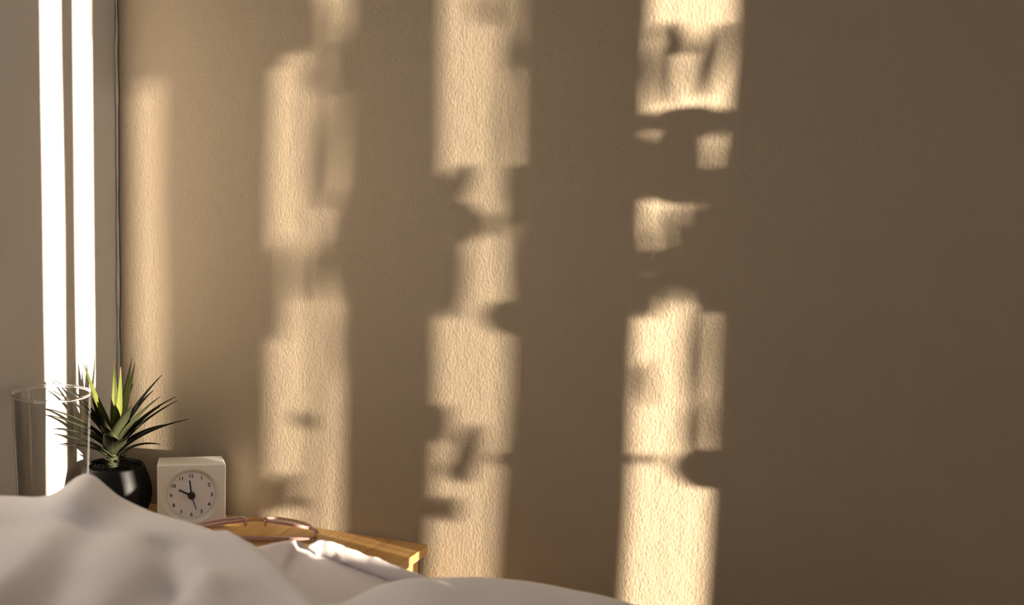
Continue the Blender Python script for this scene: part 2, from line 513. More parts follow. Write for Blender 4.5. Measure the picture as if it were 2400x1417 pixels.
# climber outside window 1: its leaves break the stripes up
# (place along the back wall, height over the table, width, height, tilt, loose cluster of slim leaves?) of each leaf's shade
LEAF_SHADES = [
(0.218,0.567,0.037,0.060,0,0),(0.264,0.565,0.037,0.051,0,1),(0.202,0.532,0.014,0.028,0,0),(0.285,0.520,0.028,0.064,0,1),(0.267,0.437,0.014,0.121,-6,0),(0.289,0.322,0.028,0.108,0,0),(0.236,0.299,0.066,0.052,0,1),(0.205,0.263,0.011,0.086,0,0),(0.297,0.218,0.019,0.104,0,0),(0.239,0.122,0.029,0.019,0,1),(0.212,0.036,0.024,0.037,-20,0),(0.234,0.027,0.029,0.015,0,1),(0.446,0.582,0.040,0.031,0,1),(0.480,0.539,0.026,0.066,0,1),(0.470,0.460,0.004,0.089,0,0),(0.416,0.394,0.029,0.043,-25,0),(0.486,0.389,0.022,0.054,15,0),(0.422,0.358,0.041,0.034,0,0),(0.463,0.363,0.036,0.027,0,1),(0.413,0.303,0.027,0.078,0,0),(0.478,0.260,0.038,0.029,20,0),(0.496,0.241,0.014,0.027,0,0),(0.414,0.268,0.023,0.018,0,1),(0.439,0.108,0.021,0.053,-12,0),(0.430,0.088,0.023,0.019,0,0),(0.488,0.107,0.025,0.016,0,0),(0.416,0.043,0.021,0.021,0,0),(0.410,0.138,0.011,0.033,0,0),(0.647,0.556,0.023,0.028,30,0),(0.638,0.526,0.013,0.055,0,0),(0.683,0.536,0.017,0.057,-14,0),(0.673,0.469,0.077,0.034,0,1),(0.664,0.475,0.072,0.021,0,0),(0.674,0.445,0.072,0.055,0,1),(0.651,0.436,0.047,0.056,0,0),(0.667,0.411,0.081,0.028,0,0),(0.661,0.370,0.056,0.047,0,1),(0.704,0.377,0.043,0.049,0,0),(0.680,0.332,0.090,0.037,0,0),(0.633,0.298,0.017,0.039,0,0),(0.699,0.303,0.039,0.028,0,0),(0.686,0.241,0.013,0.113,0,0),(0.688,0.165,0.014,0.066,0,0),(0.694,0.123,0.042,0.032,10,0),(0.722,0.129,0.022,0.039,0,0),(0.639,0.126,0.027,0.013,0,1),(0.032,0.561,0.072,0.101,0,0),(0.043,0.499,0.053,0.044,0,1),(-0.205,0.558,0.080,0.061,0,1)
]
for extra in ((0.655, 0.335, 0.10, 0.075, 8, 1), (0.675, 0.330, 0.09, 0.06, -20, 1), (0.270, 0.535, 0.05, 0.06, 0, 1), (0.262, 0.50, 0.06, 0.04, 12, 1), (0.62, 0.20, 0.05, 0.05, 0, 1)):
    LEAF_SHADES.append(extra)
random.seed(11)
for zz in np.arange(-0.45, 0.575, 0.03):  # leaf column added to block the last gap's beam below its top
    LEAF_SHADES.append((0.895 + random.uniform(-0.012, 0.012), float(zz), 0.19, 0.075, random.uniform(-12, 12), 0))
LEAF_SHADES += [(-0.455, -0.078, 0.15, 0.088, 0, 0), (-0.47, -0.045, 0.17, 0.050, 0, 0), (-0.44, -0.045, 0.17, 0.050, 0, 0), (-0.249, -0.066, 0.15, 0.10, 0, 0), (-0.249, -0.03, 0.13, 0.06, 0, 0)]  # leaves added to keep low beams off the right duvet mound
LEAF_SHADES.append((-0.215, 0.028, 0.085, 0.10, 0, 0))  # leaf added to keep the beam off the clock front
for zz in np.arange(0.66, 1.40, 0.05):                       # leaves added above the view to dim the left wall beams
    for bc in (-0.454, -0.249):
        LEAF_SHADES.append((bc + random.uniform(-0.02, 0.02), float(zz), 0.10, 0.06, random.uniform(-15, 15), 0))
XL = 2.40
climber = empty('climbing_plant', (XL, -0.54, 0.0))
tag(climber, 'leafy climbing plant on the outside of the narrow window', 'plant')
side = Vector((math.sin(G), math.cos(G), 0))
def climber_leaf(b, zw, w, h, rot):
    verts = []; faces = []; nn = 8
    dx = random.uniform(-0.03, 0.03)
    run = XL + dx - b
    cen = Vector((dx, -run * TAN_G + 0.54, ZT + zw + run * TAN_E / math.cos(G)))
    ca, sa = math.cos(R(rot)), math.sin(R(rot))
    for k in range(nn + 1):
        s = k / nn
        wd = math.sin(math.pi * (0.06 + 0.88 * s)) ** 0.6
        for q in (-0.5, 0.0, 0.5):
            lx = q * w * wd; lz = (s - 0.5) * h
            px_ = lx * ca - lz * sa * 0.25; pz = lx * sa * 0.5 + lz * ca
            verts.append(cen + side * px_ + Vector((0.004 * (abs(q) * 2) + 0.012 * (s - 0.5) ** 2, 0, pz)))
    for k in range(nn):
        for q in range(2):
            a_ = 3 * k + q
            faces.append((a_, a_ + 1, a_ + 4, a_ + 3))
    mesh_obj('leaf', verts, faces, M['outdoor_leaf'], climber, True)
for (b, zw, wb, h, rot, loose) in LEAF_SHADES:
    if loose:
        n_ = max(2, int(round(wb / 0.016)))
        for k in range(n_):
            bb = b + wb * ((k + 0.5) / n_ - 0.5)
            climber_leaf(bb, zw + random.uniform(-0.2, 0.2) * h, 0.0118 * math.sin(G), h * random.uniform(0.8, 1.25), rot + random.uniform(-6, 6))
    else:
        climber_leaf(b, zw, (wb * 1.20 + 0.012) * math.sin(G), h * 1.2 + 0.004, rot)
for yc, seed in ((-0.60, 1), (-0.575, 2), (-0.515, 3), (-0.435, 4), (-0.66, 5)):
    pts = [(0.06, yc + 0.54 + 0.006 * mnoise.noise(Vector((seed, 0, zz * 3))), zz) for zz in np.arange(0.0, 1.75, 0.06)]
    sweep('vine_stem', pts, 0.0016, 0.0016, M['bark'], climber, 6, up=Vector((0, 1, 0)))

# ------------------------------------------------------------------ nightstand
NX, NY, TH = 0.402, 0.34, 0.0105
ns = empty('nightstand', (0.004, 0.0, 0.0))
tag(ns, 'small pine nightstand of glued boards in the room corner', 'nightstand')
top = boxes('table_top', [(0.0, NX - 0.006, -NY + 0.004, -0.004, ZT - TH, ZT - 0.0020)], M['pine'], ns)
widths = [0.062, 0.048, 0.070, 0.055, 0.060, 0.052, 0.051]
x = 0.0
ws = sum(widths)
for i, w in enumerate(widths):
    w = w * (NX - 0.004) / ws
    b = box('plank', x + 0.0002, x + w - 0.0002, -NY, -0.001, ZT - TH, ZT, M['pine'], top, 0.0007, 2)
    x += w
def vertical_boards(name, x0, x1, z0, z1, parent):
    p = empty(name, (0, 0, 0)); p.parent = parent
    n_ = 7; y = -0.328
    for i in range(n_):
        w = 0.318 / n_
        o = box('board', x0, x1, y + 0.0004, y + w - 0.0004, z0, z1, M['pine'], p, 0.0008, 1)
        y += w
    return p
vertical_boards('side_panel', NX - 0.026, NX - 0.012, 0.0, ZT - TH, ns)
vertical_boards('side_panel', 0.006, 0.020, 0.0, ZT - TH, ns)
box('back_panel', 0.020, NX - 0.026, -0.010, -0.004, 0.06, ZT - TH, M['pine'], ns)
box('shelf', 0.020, NX - 0.026, -0.32, -0.010, 0.14, 0.155, M['pine'], ns)
dr = box('drawer', 0.023, NX - 0.029, -0.336, -0.318, ZT - 0.155, ZT - TH - 0.004, M['pine'], ns, 0.002)
kn = lathe('knob', [(0.0, 0.0), (0.007, 0.0), (0.007, 0.006), (0.013, 0.012), (0.014, 0.018), (0.010, 0.023), (0.0, 0.024)], M['pine'], dr, 32)
kn.rotation_euler = (R(90), 0, 0); kn.location = (NX / 2, -0.336, ZT - 0.08)

# ------------------------------------------------------------------ potted plant
PX, PY = 0.046, -0.076
plant = empty('potted_plant', (PX, PY, ZT))
tag(plant, 'spiky green succulent in a round black pot in the corner', 'plant')
lathe('pot', [(0.0, 0.0), (0.026, 0.0), (0.0305, 0.0022), (0.0355, 0.010), (0.0400, 0.021), (0.0418, 0.031), (0.0408, 0.042),
              (0.0372, 0.054), (0.0335, 0.0635), (0.0327, 0.0652), (0.0318, 0.0655), (0.0311, 0.0648), (0.0315, 0.060), (0.0335, 0.050), (0.0, 0.049)], M['pot'], plant, 96)
# soil: crumbly mulch
random.seed(2)
verts = []; faces = []
nr, na = 14, 56
for i in range(nr + 1):
    r = 0.0326 * i / nr
    for j in range(na):
        a = 2 * math.pi * j / na
        zz = 0.0585 + 0.0022 * mnoise.noise(Vector((r * math.cos(a) * 240, r * math.sin(a) * 240, 1.0))) + 0.002 * (1 - i / nr)
        verts.append((r * math.cos(a), r * math.sin(a), zz))
for i in range(nr):
    for j in range(na):
        j2 = (j + 1) % na
        faces.append((i * na + j, i * na + j2, (i + 1) * na + j2, (i + 1) * na + j))
so = mesh_obj('soil', verts, faces, M['soil'], plant, False)
verts = []; faces = []
for k in range(220):                       # loose shreds on the soil
    a = random.uniform(0, 2 * math.pi); r = 0.0295 * math.sqrt(random.random())
    c = Vector((r * math.cos(a), r * math.sin(a), 0.0605 + random.uniform(0, 0.0018)))
    t = Vector((random.uniform(-1, 1), random.uniform(-1, 1), random.uniform(-0.25, 0.35))).normalized()
    n_ = t.cross(Vector((random.uniform(-1, 1), random.uniform(-1, 1), 1))).normalized()
    l, w = random.uniform(0.002, 0.0045), random.uniform(0.0004, 0.0009)
    b_ = len(verts)
    m_ = t.cross(n_)
    verts += [c - t * l, c + n_ * w, c + t * l, c - n_ * w, c + m_ * w, c - m_ * w]
    faces += [(b_, b_ + 1, b_ + 4), (b_ + 1, b_ + 2, b_ + 4), (b_ + 2, b_ + 3, b_ + 4), (b_ + 3, b_, b_ + 4),
              (b_, b_ + 5, b_ + 1), (b_ + 1, b_ + 5, b_ + 2), (b_ + 2, b_ + 5, b_ + 3), (b_ + 3, b_ + 5, b_)]
mu = mesh_obj('mulch', verts, faces, M['soil'], plant); mu['kind'] = 'stuff'
lathe('stem', [(0.0, 0.052), (0.0068, 0.052), (0.0062, 0.066), (0.0070, 0.078), (0.0062, 0.090), (0.0045, 0.104), (0.0, 0.112)], M['stem'], plant, 20)

def leaf(parent, base, tip, width, mat, bow, name='leaf', wpos=0.28, thick=True):
    base = Vector(base); tip = Vector(tip)
    ctl = base.lerp(tip, 0.42) + bow
    n_ = 18; verts = []; faces = []; us = []
    rad = Vector((tip.x - base.x, tip.y - base.y, 0))
    for k in range(n_ + 1):
        s = k / n_
        p = base * (1 - s) ** 2 + ctl * 2 * s * (1 - s) + tip * s * s
        t = (ctl - base) * (1 - s) + (tip - ctl) * s
        t.normalize()
        inward = Vector((0, 0, 1)) - t * t.z - rad.normalized() * 0.35 if rad.length > 0.004 else Vector((0.5, -1, 0))
        sd = t.cross(inward)
        if sd.length < 1e-4: sd = Vector((1, 0.4, 0))
        sd.normalize(); nrm = sd.cross(t).normalized()
        if s < wpos: wd = 0.62 + 0.38 * math.sin(0.5 * math.pi * s / wpos)
        else: wd = (1 - (s - wpos) / (1 - wpos)) ** 0.85
        wd = max(wd, 0.015) * width * 0.5
        for q in (-1, -0.5, 0, 0.5, 1):
            verts.append(p + sd * (wd * q) + nrm * (wd * 0.38 * q * q))
            us.append((s, 0.5 + q * 0.5))
    for k in range(n_):
        for q in range(4):
            a_ = 5 * k + q
            faces.append((a_, a_ + 1, a_ + 6, a_ + 5))
    o = mesh_obj(name, verts, faces, mat, parent, True)
    uvl = o.data.uv_layers.new(name='UVMap')
    for lp in o.data.loops: uvl.data[lp.index].uv = us[lp.vertex_index]
    sm = o.modifiers.new('thick', 'SOLIDIFY'); sm.thickness = 0.0007; sm.offset = 0
    return o

TIPS = [  # world tip (x, y, height above table), width factor, young?, base height
(0.0088,-0.0798,0.1790,1.00,1,.098),(0.0080,-0.0731,0.1694,0.80,1,.096),(0.0322,-0.0546,0.1831,0.60,1,.102),(0.0552,-0.0761,0.1787,1.20,1,.098),
(0.0422,-0.0353,0.1808,0.55,1,.104),(0.0561,-0.0499,0.1790,1.05,1,.102),
(0.0862,-0.0411,0.1663,0.80,0,.094),(0.0730,-0.0383,0.1465,0.70,0,.090),(0.1037,-0.0720,0.1488,0.90,0,.088),(0.1025,-0.0392,0.1419,0.75,0,.086),
(0.1111,-0.0492,0.1405,0.80,0,.084),(0.1316,-0.0575,0.1234,0.80,0,.080),(0.1016,-0.0527,0.1134,0.75,0,.082),(0.1064,-0.0754,0.0955,0.70,0,.074),
(0.0356,-0.1024,0.1465,1.25,0,.090),(0.0071,-0.1294,0.1688,0.60,0,.092),(0.0075,-0.1354,0.1578,0.80,0,.090),(0.0075,-0.1136,0.1592,0.70,0,.092),
(0.0075,-0.1469,0.1398,0.85,0,.086),(0.0074,-0.1418,0.1316,0.85,0,.082),(0.0075,-0.1256,0.1119,0.75,0,.080),(0.0078,-0.1243,0.1061,0.75,0,.076),(0.0072,-0.1161,0.0914,0.70,0,.072),
(0.0528,-0.1114,0.1188,1.05,0,.086),(0.0630,-0.1196,0.1117,1.15,0,.076),(0.0855,-0.1068,0.1072,1.05,0,.078),(0.0817,-0.0921,0.1403,1.25,0,.086),(0.0420,-0.0330,0.1500,.8,0,.09),(0.0730,-0.0250,0.1250,.8,0,.084),
]
random.seed(7)
for (tx, ty, tz, wf, yg, bz) in TIPS:
    rad = Vector((tx - PX, ty - PY, 0))
    ln = math.hypot(rad.length, tz - bz)
    bdir = rad.normalized() * 0.005 if rad.length > 1e-4 else Vector()
    base = Vector((bdir.x, bdir.y, bz))
    tip = Vector((tx - PX, ty - PY, tz))
    elev = math.atan2(tz - bz, rad.length)
    lift = (0.013 if elev < 1.0 else 0.0) * ln / 0.08 * random.uniform(0.6, 1.3)
    out = rad.normalized() * (0.004 if elev > 1.0 else -0.002)
    bow = Vector((0, 0, lift)) + out
    leaf(plant, base, tip, (0.0150 if yg else 0.0172) * wf, M['leaf_young'] if yg else M['leaf_old'], bow)
# short dry scales around the stem foot
for k in range(14):
    a = k * 2.4; h = 0.062 + 0.0012 * k
    b_ = Vector((0.005 * math.cos(a), 0.005 * math.sin(a), h))
    t_ = Vector((0.0135 * math.cos(a), 0.0135 * math.sin(a), h + 0.005))
    leaf(plant, b_, t_, 0.0060, M['leaf_old'], Vector((0, 0, -0.001)), 'stem_scale')

# ------------------------------------------------------------------ drinking glass
gl = empty('drinking_glass', (0.0480, -0.1895, ZT))
tag(gl, 'tall empty clear drinking glass beside the black pot', 'glass')
lathe('glass_wall', [(0.0342, 0.008), (0.0350, 0.014), (0.0404, 0.1672)], M['thin_glass'], gl, 128)
lathe('glass_wall', [(0.0398, 0.1672), (0.0344, 0.016)], M['thin_glass'], gl, 128)['label'] = 'inner face of the glass wall'
lathe('rim', [(0.0404, 0.1672), (0.0407, 0.1690), (0.0405, 0.1702), (0.0401, 0.1706), (0.0396, 0.1702), (0.0395, 0.1690), (0.0398, 0.1672)], M['tumbler'], gl, 128, True, True)
lathe('foot', [(0.0, 0.0), (0.0325, 0.0), (0.0342, 0.0018), (0.0342, 0.0080), (0.0330, 0.0085), (0.0, 0.0075)], M['tumbler'], gl, 96)

# ------------------------------------------------------------------ alarm clock
CW, CH, CD = 0.0752, 0.0730, 0.040
CYAW = R(34)
ccx = 0.1700 - 0.5 * CW * math.cos(CYAW); ccy = -0.0422 - 0.5 * CW * math.sin(CYAW)
clock = empty('alarm_clock', (ccx, ccy, ZT), CYAW)
tag(clock, 'small square ivory alarm clock with a round white dial', 'clock')
# body: square block whose back is a little smaller, with a round conical well in the front
CZ = CH / 2
R1, R2, WD = 0.0308, 0.0266, 0.0068
bm = bmesh.new()
hw = CW / 2; rc = 0.0022
def rsq(h, v, r, y, cz, n=5):
    out = []
    for (sx, sz, a0_) in ((1, 1, 0), (-1, 1, 90), (-1, -1, 180), (1, -1, 270)):
        for k in range(n + 1):
            a = R(a0_ + 90 * k / n)
            out.append((sx * (h - r) + r * math.cos(a), y, cz + sz * (v - r) + r * math.sin(a)))
    return out
rings = [rsq(hw - 0.0012, CH / 2 - 0.0012, rc, 0.0, CZ), rsq(hw - 0.0003, CH / 2 - 0.0003, rc, 0.0004, CZ), rsq(hw, CH / 2, rc, 0.0014, CZ),
         rsq(hw, CH / 2, rc, 0.006, CZ), rsq(hw - 0.0020, CH / 2 - 0.0002, rc, CD - 0.003, CZ - 0.0002), rsq(hw - 0.0034, CH / 2 - 0.0015, rc, CD, CZ - 0.0003)]
rv = [[bm.verts.new(p) for p in rg] for rg in rings]
n_ = len(rings[0])
for a in range(len(rv) - 1):
    for j in range(n_):
        j2 = (j + 1) % n_
        bm.faces.new((rv[a][j], rv[a][j2], rv[a + 1][j2], rv[a + 1][j]))
bm.faces.new(rv[-1])
# front: bridge square outline to the circular rim
NC = 96
circ = lambda r, y: [bm.verts.new((r * math.cos(2 * math.pi * k / NC), y, CZ + r * math.sin(2 * math.pi * k / NC))) for k in range(NC)]
c_a = circ(R1 + 0.0006, 0.0); c_b = circ(R1, 0.0004); c_c = circ(R2 + 0.0006, WD - 0.0006); c_d = circ(R2 + 0.0002, WD)
for (p_, q_) in ((c_a, c_b), (c_b, c_c), (c_c, c_d)):
    for j in range(NC):
        j2 = (j + 1) % NC
        bm.faces.new((p_[j], p_[j2], q_[j2], q_[j]))
loops_e = [bm.edges.get((rv[0][j], rv[0][(j + 1) % n_])) for j in range(n_)] + [bm.edges.get((c_a[j], c_a[(j + 1) % NC])) for j in range(NC)]
bmesh.ops.triangle_fill(bm, use_beauty=True, edges=loops_e)
bm.faces.new(c_d)
body = bm_obj('clock_body', bm, M['clock_body'], clock, False)
for p_ in body.data.polygons: p_.use_smooth = False
lathe_disc = lambda nm, r, t, mat, par: lathe(nm, [(0.0, 0.0), (r, 0.0), (r, t), (0.0, t)], mat, par, 64, False)
dial = lathe_disc('dial', R2, 0.0006, M['dial'], clock)
dial.rotation_euler = (R(90), 0, 0); dial.location = (0, WD - 0.0001, CZ)
DY = WD - 0.0001 - 0.0006
def text_mesh(s, size):
    cu = bpy.data.curves.new('numeral', 'FONT')
    cu.body = s; cu.size = size; cu.align_x = 'CENTER'; cu.align_y = 'CENTER'; cu.extrude = 0.00004; cu.offset = 0.00014
    o = bpy.data.objects.new('numeral', cu)
    COL.objects.link(o)
    dg = bpy.context.evaluated_depsgraph_get()
    me = bpy.data.meshes.new_from_object(o.evaluated_get(dg))
    bpy.data.objects.remove(o)
    return me
for n in range(1, 13):
    a = R(90 - 30 * n)
    me = text_mesh(str(n), 0.0057)
    xs = [v.co.x for v in me.vertices]; ys = [v.co.y for v in me.vertices]
    cx_, cy_ = (min(xs) + max(xs)) / 2, (min(ys) + max(ys)) / 2
    for v in me.vertices: v.co.x -= cx_; v.co.y -= cy_
    me.materials.clear(); me.materials.append(M['blue_ink'] if n == 12 else M['ink'])
    o = bpy.data.objects.new('numeral', me)
    COL.objects.link(o); o.parent = dial
    rr = 0.0224
    o.location = (rr * math.cos(a), rr * math.sin(a), 0.00066)
    if n == 12: o['label'] = 'blue-violet numeral twelve'
def hand(name, ang, length, w0, w1, h, mat, tail=0.0):
    a = R(90 - ang)
    d = Vector((math.cos(a), 0, math.sin(a))); s = Vector((-d.z, 0, d.x))
    bm = bmesh.new()
    pts = []
    for y in (DY - h, DY - h - 0.0004):
        for (l, w) in ((-tail, w0), (length, w1)):
            for sg in (-1, 1):
                pts.append(bm.verts.new(Vector((0, y, CZ)) + d * l + s * (w * sg / 2)))
    for f in ((0, 1, 3, 2), (4, 5, 7, 6), (0, 1, 5, 4), (2, 3, 7, 6), (0, 2, 6, 4), (1, 3, 7, 5)):
        bm.faces.new([pts[i] for i in f])
    return bm_obj(name, bm, mat, clock)
hand('alarm_hand', 162.5, 0.0174, 0.0013, 0.0008, 0.0011, M['blue_hand'])['label'] = 'thin blue alarm hand'
hand('hour_hand', 297, 0.0155, 0.0021, 0.0018, 0.0025, M['hand'])
hand('minute_hand', 353.5, 0.0184, 0.0020, 0.0015, 0.0048, M['hand'])
hub = lathe('hub', [(0.0, 0.0), (0.0040, 0.0), (0.0040, 0.0046), (0.0036, 0.0052), (0.0, 0.0053)], M['hand'], clock, 40, False)
hub.rotation_euler = (R(90), 0, 0); hub.location = (0, DY, CZ)

# ------------------------------------------------------------------ eyeglasses, folded, lying face up
GL = Vector((0.1657, -0.1036)); GR = Vector((0.2874, -0.0472))
ga = math.atan2(GR.y - GL.y, GR.x - GL.x)
specs = empty('eyeglasses', ((GL.x + GR.x) / 2, (GL.y + GR.y) / 2, ZT), ga)
tag(specs, 'folded eyeglasses with rose-brown translucent frame in front of the clock', 'eyeglasses')
def front_z(x, y): return 0.0142 + 0.0105 * (1 - (x / 0.067) ** 2) - 0.20 * y
for sg in (-1, 1):
    rim_pts = []; inner = []
    NR = 56
    for k in range(NR):
        a = 2 * math.pi * k / NR
        c, s = math.cos(a), math.sin(a)
        c = math.copysign(abs(c) ** 0.72, c); s = math.copysign(abs(s) ** 0.72, s)
        wx = 0.0255; wy = 0.0195
        x = sg * 0.0355 + wx * c + sg * 0.0015 * (-s)
        y = 0.0085 + wy * s
        rim_pts.append((x, y, front_z(x, y)))
        inner.append((sg * 0.0355 + (x - sg * 0.0355) * 0.955, 0.0085 + (y - 0.0085) * 0.955))
    sweep('rim', rim_pts, 0.0014, 0.0019, M['acetate'], specs, 10, closed=True, power=3.0)
    vs = []; fs = []
    for lev, r in enumerate((0.0, 0.35, 0.7, 1.0)):
        for (x, y) in inner:
            x2 = sg * 0.0355 + (x - sg * 0.0355) * r; y2 = 0.0085 + (y - 0.0085) * r
            vs.append((x2, y2, front_z(x2, y2) + 0.0008 * (1 - r * r)))
    for lev in range(3):
        for k in range(NR):
            k2 = (k + 1) % NR
            fs.append((lev * NR + k, lev * NR + k2, (lev + 1) * NR + k2, (lev + 1) * NR + k))
    mesh_obj('lens', vs, fs, M['lens'], specs, True)
    # nose pad
    x = sg * 0.0100
    pad = [(x + sg * 0.0006 * k, 0.002 + 0.0028 * k, front_z(x, 0.004) - 0.0050 + 0.0035 * abs(k - 2.2) / 2.2 * 0.8) for k in range(5)]
    sweep('nose_pad', pad, 0.0020, 0.0044, M['acetate_clear'], specs, 12, scale=[0.45, 0.9, 1.0, 0.85, 0.35])
    # end piece and hinge
    xe = sg * 0.0672
    endp = [(sg * 0.0600, -0.0040, front_z(0.060, -0.004)), (sg * 0.0640, -0.0030, front_z(0.064, -0.003) - 0.0002), (sg * 0.0664, -0.0020, 0.0138), (xe, -0.0010, 0.0112)]
    sweep('end_piece', endp, 0.0030, 0.0018, M['acetate'], specs, 12, power=3.0)
    hin = sweep('hinge', [(sg * 0.0660, 0.0, 0.0118), (sg * 0.0658, 0.0002, 0.0085), (sg * 0.0656, 0.0004, 0.0046)], 0.0022, 0.0024, M['metal'], specs, 10, up=Vector((0, 1, 0)), power=3.0, scale=[1.0, 0.8, 1.15])
    hin['label'] = 'bright metal hinge'
bridge = [(-0.0118, -0.001, front_z(0.0118, -0.001)), (-0.007, -0.0025, front_z(0.007, -0.003) + 0.0008), (0.0, -0.003, front_z(0, -0.003) + 0.0014), (0.007, -0.0025, front_z(0.007, -0.003) + 0.0008), (0.0118, -0.001, front_z(0.0118, -0.001))]
sweep('bridge', bridge, 0.0018, 0.0024, M['acetate_clear'], specs, 12, power=2.6)
tA = [(0.0672 - 0.0021 * k * 3, 0.0006 + 0.00025 * k * 3, 0.0042 - 0.0001 * k) for k in range(21)]
tA = [(0.0676 - (0.0676 + 0.058) * k / 20, 0.0006 + 0.0040 * (k / 20), 0.0034 - 0.0006 * k / 20) for k in range(21)]
tB = [(-0.0676 + (0.0676 + 0.060) * k / 20, 0.0002 - 0.0060 * math.sin(math.pi * min(1, k / 14) * 0.5), 0.0078 - 0.0022 * min(1, k / 8)) for k in range(21)]
sweep('temple', tA, 0.0022, 0.0024, M['acetate'], specs, 10, power=3.0, scale=[1.0] * 14 + [0.95, 0.9, 0.85, 0.8, 0.8, 0.75, 0.6])
sweep('temple', tB, 0.0022, 0.0022, M['acetate'], specs, 10, power=3.0, scale=[1.0] * 14 + [0.95, 0.9, 0.85, 0.8, 0.8, 0.75, 0.6])

# ------------------------------------------------------------------ bed linen
def rbf_fit(pts):
    P = np.array(pts); X = P[:, :2]; n = len(P)
    d = np.linalg.norm(X[:, None] - X[None], axis=2)
    K = np.where(d > 0, d ** 2 * np.log(np.maximum(d, 1e-9)), 0) + np.eye(n) * 2e-5
    A = np.zeros((n + 3, n + 3)); A[:n, :n] = K
    A[:n, n] = 1; A[:n, n + 1:] = X; A[n, :n] = 1; A[n + 1:, :n] = X.T
    sol = np.linalg.solve(A, np.concatenate([P[:, 2], np.zeros(3)]))
    def f(Q):
        dd = np.linalg.norm(Q[:, None] - X[None], axis=2)
        kk = np.where(dd > 0, dd ** 2 * np.log(np.maximum(dd, 1e-9)), 0)
        return kk @ sol[:n] + sol[n] + Q @ sol[n + 1:]
    return f

crestA = [(0.152,-0.401,0.125),(0.188,-0.388,0.125),(0.219,-0.368,0.127),(0.258,-0.359,0.120),(0.300,-0.355,0.112),(0.333,-0.351,0.105),(0.358,-0.349,0.098)]
ridgeA = [(0.392,-0.367,0.094),(0.433,-0.402,0.092),(0.468,-0.429,0.090),(0.508,-0.460,0.088)]
intA = [(0.266,-0.543,0.130),(0.314,-0.526,0.132),(0.340,-0.480,0.122),(0.375,-0.440,0.108),(0.337,-0.632,0.130),(0.391,-0.606,0.130),(0.423,-0.546,0.115),(0.448,-0.489,0.100)]
valley = [(0.393,-0.300,0.036),(0.430,-0.292,0.030),(0.451,-0.348,0.055),(0.493,-0.345,0.048)]
crestC = [(0.469,-0.283,0.0520),(0.484,-0.261,0.0530),(0.503,-0.245,0.0530),(0.536,-0.219,0.0510),(0.573,-0.206,0.0490),(0.614,-0.201,0.0470),(0.654,-0.197,0.0440),(0.693,-0.193,0.0400)]
intC = [(0.527,-0.319,0.0560),(0.567,-0.298,0.0550),(0.635,-0.266,0.0500),(0.714,-0.271,0.0450)]
far = [(0.03,-0.45,0.115),(0.05,-0.7,0.12),(0.05,-1.0,0.11),(0.4,-0.9,0.12),(0.7,-0.7,0.085),(0.7,-0.5,0.08),(0.95,-0.55,0.07),(1.0,-0.9,0.07),(1.4,-0.5,0.0),(1.4,-0.9,0.02),(0.85,-0.34,0.04),(1.10,-0.335,0.135),(1.10,-0.37,0.118),(1.10,-0.388,0.108),(1.10,-0.415,0.086),(1.12,-0.52,0.10),  # includes a hump added out of view to shade the right mound
       (0.4,-1.3,0.10),(1.0,-1.3,0.06),(1.4,-1.3,0.02)]
behind = [(x - 0.012, y + 0.055, z - 0.030) for (x, y, z) in crestA[:7]] + [(0.02,-0.40,0.105),(0.01,-0.345,0.075)]
behind += [(x + 0.01, y + 0.05, z - 0.03) for (x, y, z) in crestC[2:]]
behind += [(x - 0.02, y + 0.085, max(z - 0.072, 0.012)) for (x, y, z) in crestA[:6]] + [(x + 0.02, y + 0.10, -0.03) for (x, y, z) in crestC[4:]]
hf = rbf_fit(crestA + ridgeA + intA + valley + crestC + intC + far + behind)

def seg_d(Q, a, b):
    a = np.array(a); b = np.array(b); ab = b - a
    t = np.clip(((Q - a) @ ab) / (ab @ ab), 0, 1)
    return np.linalg.norm(Q - (a + t[:, None] * ab), axis=1)
def polyline_d(Q, pl):
    return np.min([seg_d(Q, pl[i], pl[i + 1]) for i in range(len(pl) - 1)], axis=0)

xs = np.arange(0.006, 1.42, 0.006); ys = np.arange(-1.30, -0.145, 0.006)
XX, YY = np.meshgrid(xs, ys, indexing='ij')
Q = np.stack([XX.ravel(), YY.ravel()], 1)
Z = hf(Q)
Z += 0.020 * np.exp(-(polyline_d(Q, [(0.224, -0.372), (0.26, -0.45), (0.292, -0.525), (0.345, -0.66)]) / 0.022) ** 2)
Z += 0.009 * np.exp(-(polyline_d(Q, [(0.36, -0.352), (0.40, -0.374), (0.468, -0.432), (0.53, -0.50)]) / 0.016) ** 2)
Z += 0.010 * np.exp(-(polyline_d(Q, [(0.40, -0.47), (0.44, -0.55), (0.50, -0.62)]) / 0.02) ** 2)
Z += 0.004 * np.exp(-(polyline_d(Q, [(0.12, -0.42), (0.2, -0.47)]) / 0.02) ** 2)
Z -= 0.010 * np.exp(-(polyline_d(Q, [(0.34, -0.42), (0.40, -0.50), (0.46, -0.56)]) / 0.016) ** 2)
for i in range(len(Q)):
    Z[i] += 0.0045 * mnoise.noise(Vector((Q[i, 0] * 14, Q[i, 1] * 9, 0.3)))
Z -= 0.022 * np.exp(-(polyline_d(Q, [(0.268, -0.455), (0.300, -0.520), (0.355, -0.610), (0.40, -0.70)]) / 0.028) ** 2)
Z -= 0.014 * np.exp(-(polyline_d(Q, [(0.385, -0.480), (0.398, -0.535), (0.415, -0.600)]) / 0.018) ** 2)
Zc = np.maximum(Z, -0.12)
nx, ny = len(xs), len(ys)
# keep the cloth above the nightstand where it overlaps it
over = (Q[:, 0] < 0.41) & (Q[:, 1] > -0.345)
Zc[over] = np.maximum(Zc[over], 0.006)
keep = np.ones(len(Q), bool)
